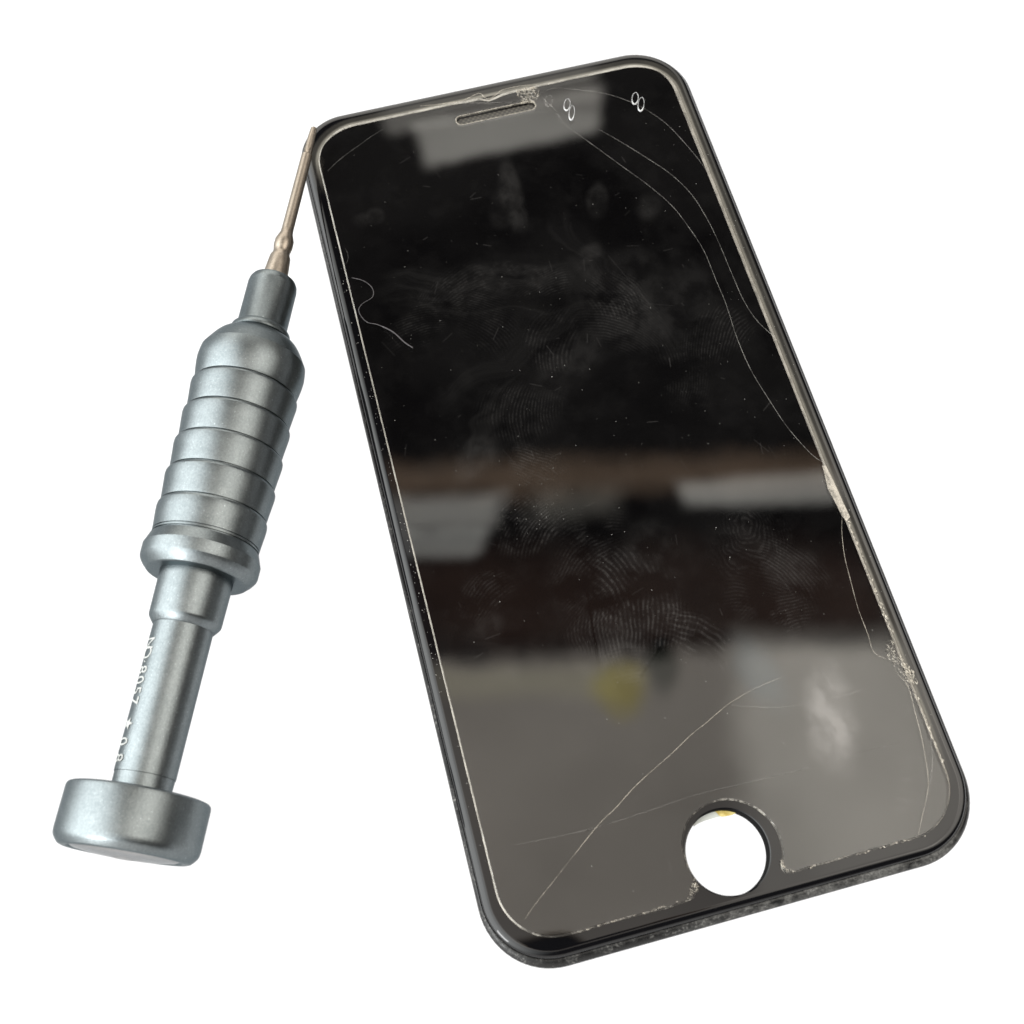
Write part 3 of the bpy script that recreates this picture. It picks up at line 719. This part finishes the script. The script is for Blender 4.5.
def pattern(px, dx, dy, dz):
    zz = np.maximum(dz, 0.05); u = dx / zz; v = dy / zz
    wob = fbm(u * 40, v * 40, 5, 71, 4); wob2 = fbm(u * 40, v * 40, 1.4, 77, 3)
    for q, c, soft, lo in ENV_QUADS:
        q = list(q)
        if sum(q[i - 1][0] * q[i][1] - q[i][0] * q[i - 1][1] for i in range(len(q))) < 0: q = q[::-1]
        k = 1.0
        for i in range(len(q)):
            (x1, y1), (x2, y2) = q[i - 1], q[i]; L = math.hypot(x2 - x1, y2 - y1)
            k = k * sstep((u - x1) * (-(y2 - y1) / L) + (v - y1) * ((x2 - x1) / L) + (wob2 - 0.5) * soft * 0.8, -soft, soft)
        px += 1.5 * (k * (lo + 2 * (1 - lo) * wob))[..., None] * np.array(c, np.float32)
    for cu, cv, ru, rv, ang, ringed, c in ENV_BLOBS:
        a = math.radians(ang); p = ((u - cu) * math.cos(a) + (v - cv) * math.sin(a)) / ru; q = ((v - cv) * math.cos(a) - (u - cu) * math.sin(a)) / rv
        if ringed:
            r = np.sqrt(p * p + q * q); k = sstep(-r, -1.05, -0.8) * (0.35 + 0.65 * sstep(r, 0.25, 0.7) + 0.8 * sstep(-q, -0.1, 0.9))
        else:
            r = np.sqrt(p * p + q * q) + (wob2 - 0.5) * 0.6; k = sstep(-r, -1.1, -0.3)
        px += k[..., None] * np.array(c, np.float32)
    np.clip(px, 0, None, out=px)
for j in range(0, EH, 512): fill(j, j + 512, 0, EW, room)
fill(1450, EH, 0, EW, pattern)
te = w.node_tree.nodes.new('ShaderNodeTexEnvironment'); te.image = computed_image('room_light', env); te.interpolation = 'Linear'
w.node_tree.links.new(te.outputs[0], bg.inputs[0]); bg.inputs[1].default_value = 1.0
w.cycles.sampling_method = 'MANUAL'; w.cycles.sample_map_resolution = 1024

# unseen lamp added under the sheet to whiten the ground and lift shadows
def area(name, loc, target, sx, sy, power, colr):
    L = bpy.data.lights.new(name, 'AREA'); L.shape = 'RECTANGLE'; L.size = sx; L.size_y = sy; L.energy = power; L.color = colr
    o = bpy.data.objects.new(name, L); col.objects.link(o); o.location = loc
    o.rotation_euler = (Vector(target) - Vector(loc)).to_track_quat('-Z', 'Y').to_euler(); return o
area('added_backlight', (0, 0, -8), (0, 0, 0), 176, 176, BACKLIGHT_POWER * 2.151, (1, 1, 1))
for nm, loc, tg, sx, sy, p, c in LAMPS: area(nm, loc, tg, sx, sy, p, c)

# ------------------------------------------------------------------ camera
Rm = [[0.9677149521058115, -0.2518743050278103, -0.00933305617709807], [-0.23727520395944013, -0.8978840169109398, -0.3708163558446167], [0.08501910995095976, 0.36105903484421065, -0.9286593155191595]]
Cm = (-30.055775929582957, -69.70702542709861, 157.33433423219554 + T)
cam = bpy.data.cameras.new('camera'); co_ = bpy.data.objects.new('camera', cam); col.objects.link(co_)
r0, r1, r2 = Rm
co_.matrix_world = Matrix(((r0[0], -r1[0], -r2[0], Cm[0] * S), (r0[1], -r1[1], -r2[1], Cm[1] * S), (r0[2], -r1[2], -r2[2], Cm[2] * S), (0, 0, 0, 1)))
cam.sensor_width = 36; cam.sensor_fit = 'HORIZONTAL'; cam.lens = 1167.35 / 1024 * 36
cam.clip_start = 0.1; cam.clip_end = 500
cam.dof.use_dof = True; cam.dof.focus_distance = 17.4; cam.dof.aperture_fstop = 0.36
sc.camera = co_

# ------------------------------------------------------------------ render settings
sc.render.engine = 'CYCLES'
sc.cycles.max_bounces = 12; sc.cycles.transparent_max_bounces = 16; sc.cycles.caustics_reflective = False; sc.cycles.caustics_refractive = False
sc.view_settings.view_transform = 'Standard'; sc.view_settings.look = 'None'
sc.view_settings.exposure = 0; sc.view_settings.gamma = 1; sc.view_settings.use_curve_mapping = False
